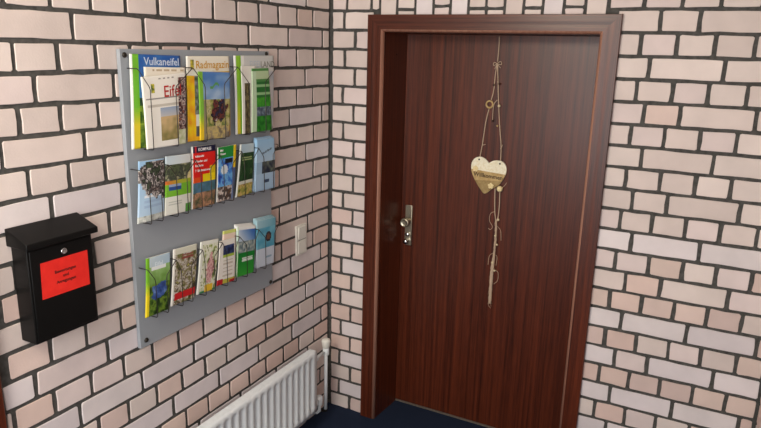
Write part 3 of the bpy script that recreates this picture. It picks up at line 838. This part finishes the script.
# ------------------------------------------------------------------ hanging heart
g = root('hanging_garland', (.74,.195,1.89))
tag(g, 'twine garland with a cream Willkommen heart hanging on the mahogany door', 'garland')
YD = .1975
def T(pts, y=YD): return [(u, y + .0, z) for u, z in pts]
def sm(pts, k=4):
    """smooth a polyline (Catmull-Rom)"""
    p = [V(q) for q in pts]; out = []
    for i in range(len(p)-1):
        a, b, c, d = p[max(i-1,0)], p[i], p[i+1], p[min(i+2,len(p)-1)]
        for j in range(k):
            t = j/k
            out.append(.5*((2*b) + (c-a)*t + (2*a-5*b+4*c-d)*t*t + (3*b-a-3*c+d)*t**3))
    return out + [p[-1]]
GA = {
'top':[(0.7397,1.893),(0.7415,1.8569),(0.7399,1.785)],
'bowL':[(0.739,1.7786),(0.7251,1.7824),(0.7238,1.7695),(0.7392,1.7764)],'bowR':[(0.739,1.7786),(0.7542,1.7875),(0.7596,1.7749),(0.7392,1.7764)],
'bowt':[(0.7392,1.7764),(0.7294,1.7547)],'bowt2':[(0.7392,1.7764),(0.7562,1.7599)],
'strL':[(0.7383,1.7764),(0.7334,1.7291),(0.7312,1.6641),(0.7227,1.62)],'strL2':[(0.7153,1.5799),(0.7039,1.5213),(0.6944,1.4165),(0.6847,1.3506)],
'strR':[(0.7405,1.7765),(0.7472,1.7082),(0.7574,1.6045),(0.7705,1.4994),(0.7827,1.4153),(0.7848,1.3406)],
'dang':[(0.7516,1.6216),(0.7378,1.6033),(0.7347,1.5679),(0.7361,1.528)],'twL':[(0.6969,1.4145),(0.7098,1.4202)],'twR':[(0.7823,1.4018),(0.7898,1.425)],
'tailA':[(0.7685,1.2212),(0.7707,1.17),(0.7747,1.1138),(0.7828,1.0673)],'tailB':[(0.7909,1.2193),(0.794,1.1495),(0.7926,1.0973),(0.7875,1.068)],
'tail':[(0.7845,1.0771),(0.7881,1.0057),(0.7865,0.9473),(0.7854,0.8933),(0.7816,0.8234),(0.7812,0.7432),(0.7819,0.6622)],
'loop1':[(0.7747,1.1138),(0.7564,1.1017),(0.7539,1.0679),(0.7702,1.0415),(0.7593,1.0254),(0.7516,1.0315)],'loop2':[(0.7889,1.0491),(0.8095,1.0283),(0.8153,0.9811)],
'loop3':[(0.7885,0.9183),(0.7655,0.8997),(0.7613,0.8544)],'loop4':[(0.7844,0.9078),(0.8019,0.901),(0.8002,0.8565)],'loop5':[(0.792,0.8352),(0.8122,0.8241),(0.8126,0.7844),(0.7946,0.7634)],
'twist':[(0.7865,1.2141),(0.8127,1.2405),(0.8209,1.2553)],
'heart':[(0.733,1.3363),(0.7103,1.3557),(0.6861,1.3607),(0.6627,1.3505),(0.6498,1.3246),(0.6536,1.2876),(0.6741,1.2476),(0.6981,1.2151),(0.7222,1.193),(0.7531,1.217),(0.7847,1.2395),(0.8057,1.2719),(0.8164,1.3029),(0.813,1.33),(0.7954,1.3486),(0.7696,1.352),(0.7488,1.3471)]}
mb = MB(); mb.tube(sm(T(GA['top'])), .0026, 7)
for k in ('strL','strL2','strR'): mb.tube(sm(T(GA[k])), .0024, 7)
for k in ('bowL','bowR'): mb.tube(sm(T(GA[k], YD-.003)), .0016, 6)
for k in ('bowt','bowt2','twL','twR','dang'): mb.tube(sm(T(GA[k], YD-.003)), .0016, 6)
mb.ball((.7392,YD-.003,1.777), .0042); mb.ball((.696,YD-.001,1.417), .003); mb.ball((.7825,YD-.001,1.408), .003)
mb.build('hanging_string', M['jute'], g)
mb = MB(); mb.torus((.7163,YD-.001,1.5998), .0150, .0042, (0,1,0), 28, 8); mb.build('wooden_ring', M['tan'], g)
# heart plaque: closed rounded outline, cream above, tan band, dull gold below
hp = sm([(u, 0, z) for u, z in GA['heart']] + [(GA['heart'][0][0], 0, GA['heart'][0][1])], 5)[:-1]
poly = [(p.x, p.z) for p in hp]
def clip(poly, f):
    """Sutherland-Hodgman by one line, keep f>=0"""
    out = []
    for i in range(len(poly)):
        a, b = poly[i], poly[(i+1) % len(poly)]; fa, fb_ = f(a), f(b)
        if fa >= 0: out.append(a)
        if fa*fb_ < 0:
            t = fa/(fa-fb_); out.append((a[0]+(b[0]-a[0])*t, a[1]+(b[1]-a[1])*t))
    return out
up = lambda p: p[1] - (1.3016 + (p[0]-.6537)*(1.2911-1.3016)/.159)
dn = lambda p: p[1] - (1.2490 + (p[0]-.6862)*(1.2546-1.2490)/.109) - .004
hf = lambda u, v, d: (u, YD + .002 - d, v)
mb = MB(); mb.prism(poly, hf, 0, .0085); heart = mb.build('heart_plaque', M['cream'], g); heart['label'] = 'cream heart plaque reading Willkommen'
mb = MB(); mb.prism(clip(clip(poly, lambda p: -up(p)), dn), hf, .0083, .0096)
mb.text('Willkommen', lambda x, y: hf(.733+x, 1.2765+y-.045*x, .0102), .0265, 1, bold=.0006)
mb.build('lettered_band', [M['tan'], M['darktext']], heart)
mb = MB(); mb.prism(clip(poly, lambda p: -dn(p)), hf, .0083, .0094); mb.build('lower_band', M['olive'], heart)
for u, z in ((.6715,1.305),(.7497,1.233)):
    mb = MB()
    for k in range(5):
        a = 2*math.pi*k/5 + .3; mb.ball((u+.0085*math.cos(a), YD-.010, z+.0085*math.sin(a)), .0062, (1,.35,1), 10)
    mb.ball((u, YD-.012, z), .0035, (1,.6,1), 8); mb.build('flower', M['white'], heart)
for u, z in ((.6855,1.3487),(.7845,1.3385)):
    mb = MB(); mb.lathe([(.0042,0),(.0042,.001),(.0025,.0014)], (u, YD-.0064, z), (0,-1,0), 12); mb.build('eyelet', M['screw'], heart)
mb = MB(); mb.ball((.7928,YD-.010,1.2242), .0140, n=18); mb.build('felt_ball', M['white'], g)
mb = MB()
for k in ('tailA','tailB'): mb.tube(sm(T(GA[k])), .0026, 7)
tl = sm(T(GA['tail'], YD-.001), 6)
rr = [.0046 + .0032*max(0, min(1, (.91-p.z)/.04)) + .0008*math.sin(i*2.1) for i, p in enumerate(tl)]
mb.tube(tl, rr, 9)
for i in range(60):      # strands wound about the tail
    t = i/59; p = tl[min(len(tl)-1, int(t*(len(tl)-1)))]
    a = random.uniform(0, 6.28); r = rr[min(len(tl)-1, int(t*(len(tl)-1)))]
    mb.tube([p + V((r*math.cos(a), -abs(r*math.sin(a)), 0)), p + V((r*math.cos(a+1), -abs(r*math.sin(a+1))-.001, -.012)), p + V((r*math.cos(a+2)*1.4, -abs(r*math.sin(a+2))-.001, -.022))], .0009, 5)
for k in ('loop1','loop2','loop3','loop4','loop5','twist'): mb.tube(sm(T(GA[k], YD-.005)), .0012, 6)
mb.build('twine_tail', M['jute'], g)
for i, (u, z, r, mm) in enumerate(((.7566,1.6913,.0052,'beaddark'),(.7306,1.6858,.0046,'beaddark'),(.7622,1.596,.0068,'beadlight'),(.7361,1.528,.0048,'beaddark'),(.7607,1.5076,.0045,'tan'),
        (.7949,1.0786,.0066,'beadlight'),(.7875,1.0008,.0058,'beadlight'),(.7977,.9589,.0050,'beadlight'),(.7823,.8681,.0066,'beadlight'),(.7947,.8308,.0055,'beadlight'))):
    mb = MB(); mb.ball((u,YD-.007,z), r, n=12); mb.build('bead', M[mm], g)

# ------------------------------------------------------------------ light
w = bpy.data.worlds.new('daylight'); S.world = w; w.use_nodes = True
w.node_tree.nodes['Background'].inputs['Color'].default_value = (.93,.96,1,1)
w.node_tree.nodes['Background'].inputs['Strength'].default_value = .8
def area(name, loc, target, sx, sy, power, color):
    l = bpy.data.lights.new(name, 'AREA'); l.shape = 'RECTANGLE'; l.size = sx; l.size_y = sy; l.energy = power; l.color = color
    o = bpy.data.objects.new(name, l); COL.objects.link(o); o.location = loc
    d = V(target) - V(loc); o.rotation_euler = d.to_track_quat('-Z', 'Y').to_euler()
    return o
area('entrance_daylight', (1.0,-3.15,1.6), (1.0,0,1.25), 1.6, 1.5, 36, (1,.985,.97))
area('entrance_lamp', (.55,-2.75,2.42), (.9,-.3,1.1), .5, .4, 27, (1,.86,.68))

# ------------------------------------------------------------------ camera
cam = bpy.data.cameras.new('camera'); co = bpy.data.objects.new('camera', cam); COL.objects.link(co)
r, u, f = V((0.8851003,0.46474223,0.02474078)), V((-0.13579658,0.20704644,0.9688607)), V((-0.445148,0.86089861,-0.24636728))
mw = Matrix((( r.x,u.x,-f.x,1.63262349),(r.y,u.y,-f.y,-2.61065116),(r.z,u.z,-f.z,1.82197255),(0,0,0,1)))
co.matrix_world = mw
cam.sensor_width = 36; cam.lens = 643.8065/761*36; cam.clip_start = .05
S.camera = co
S.view_settings.view_transform = 'Standard'; S.view_settings.look = 'None'
S.view_settings.exposure = -.09; S.view_settings.gamma = 1; S.view_settings.use_curve_mapping = False
for o in bpy.data.objects:
    if '_o' in o: del o['_o']
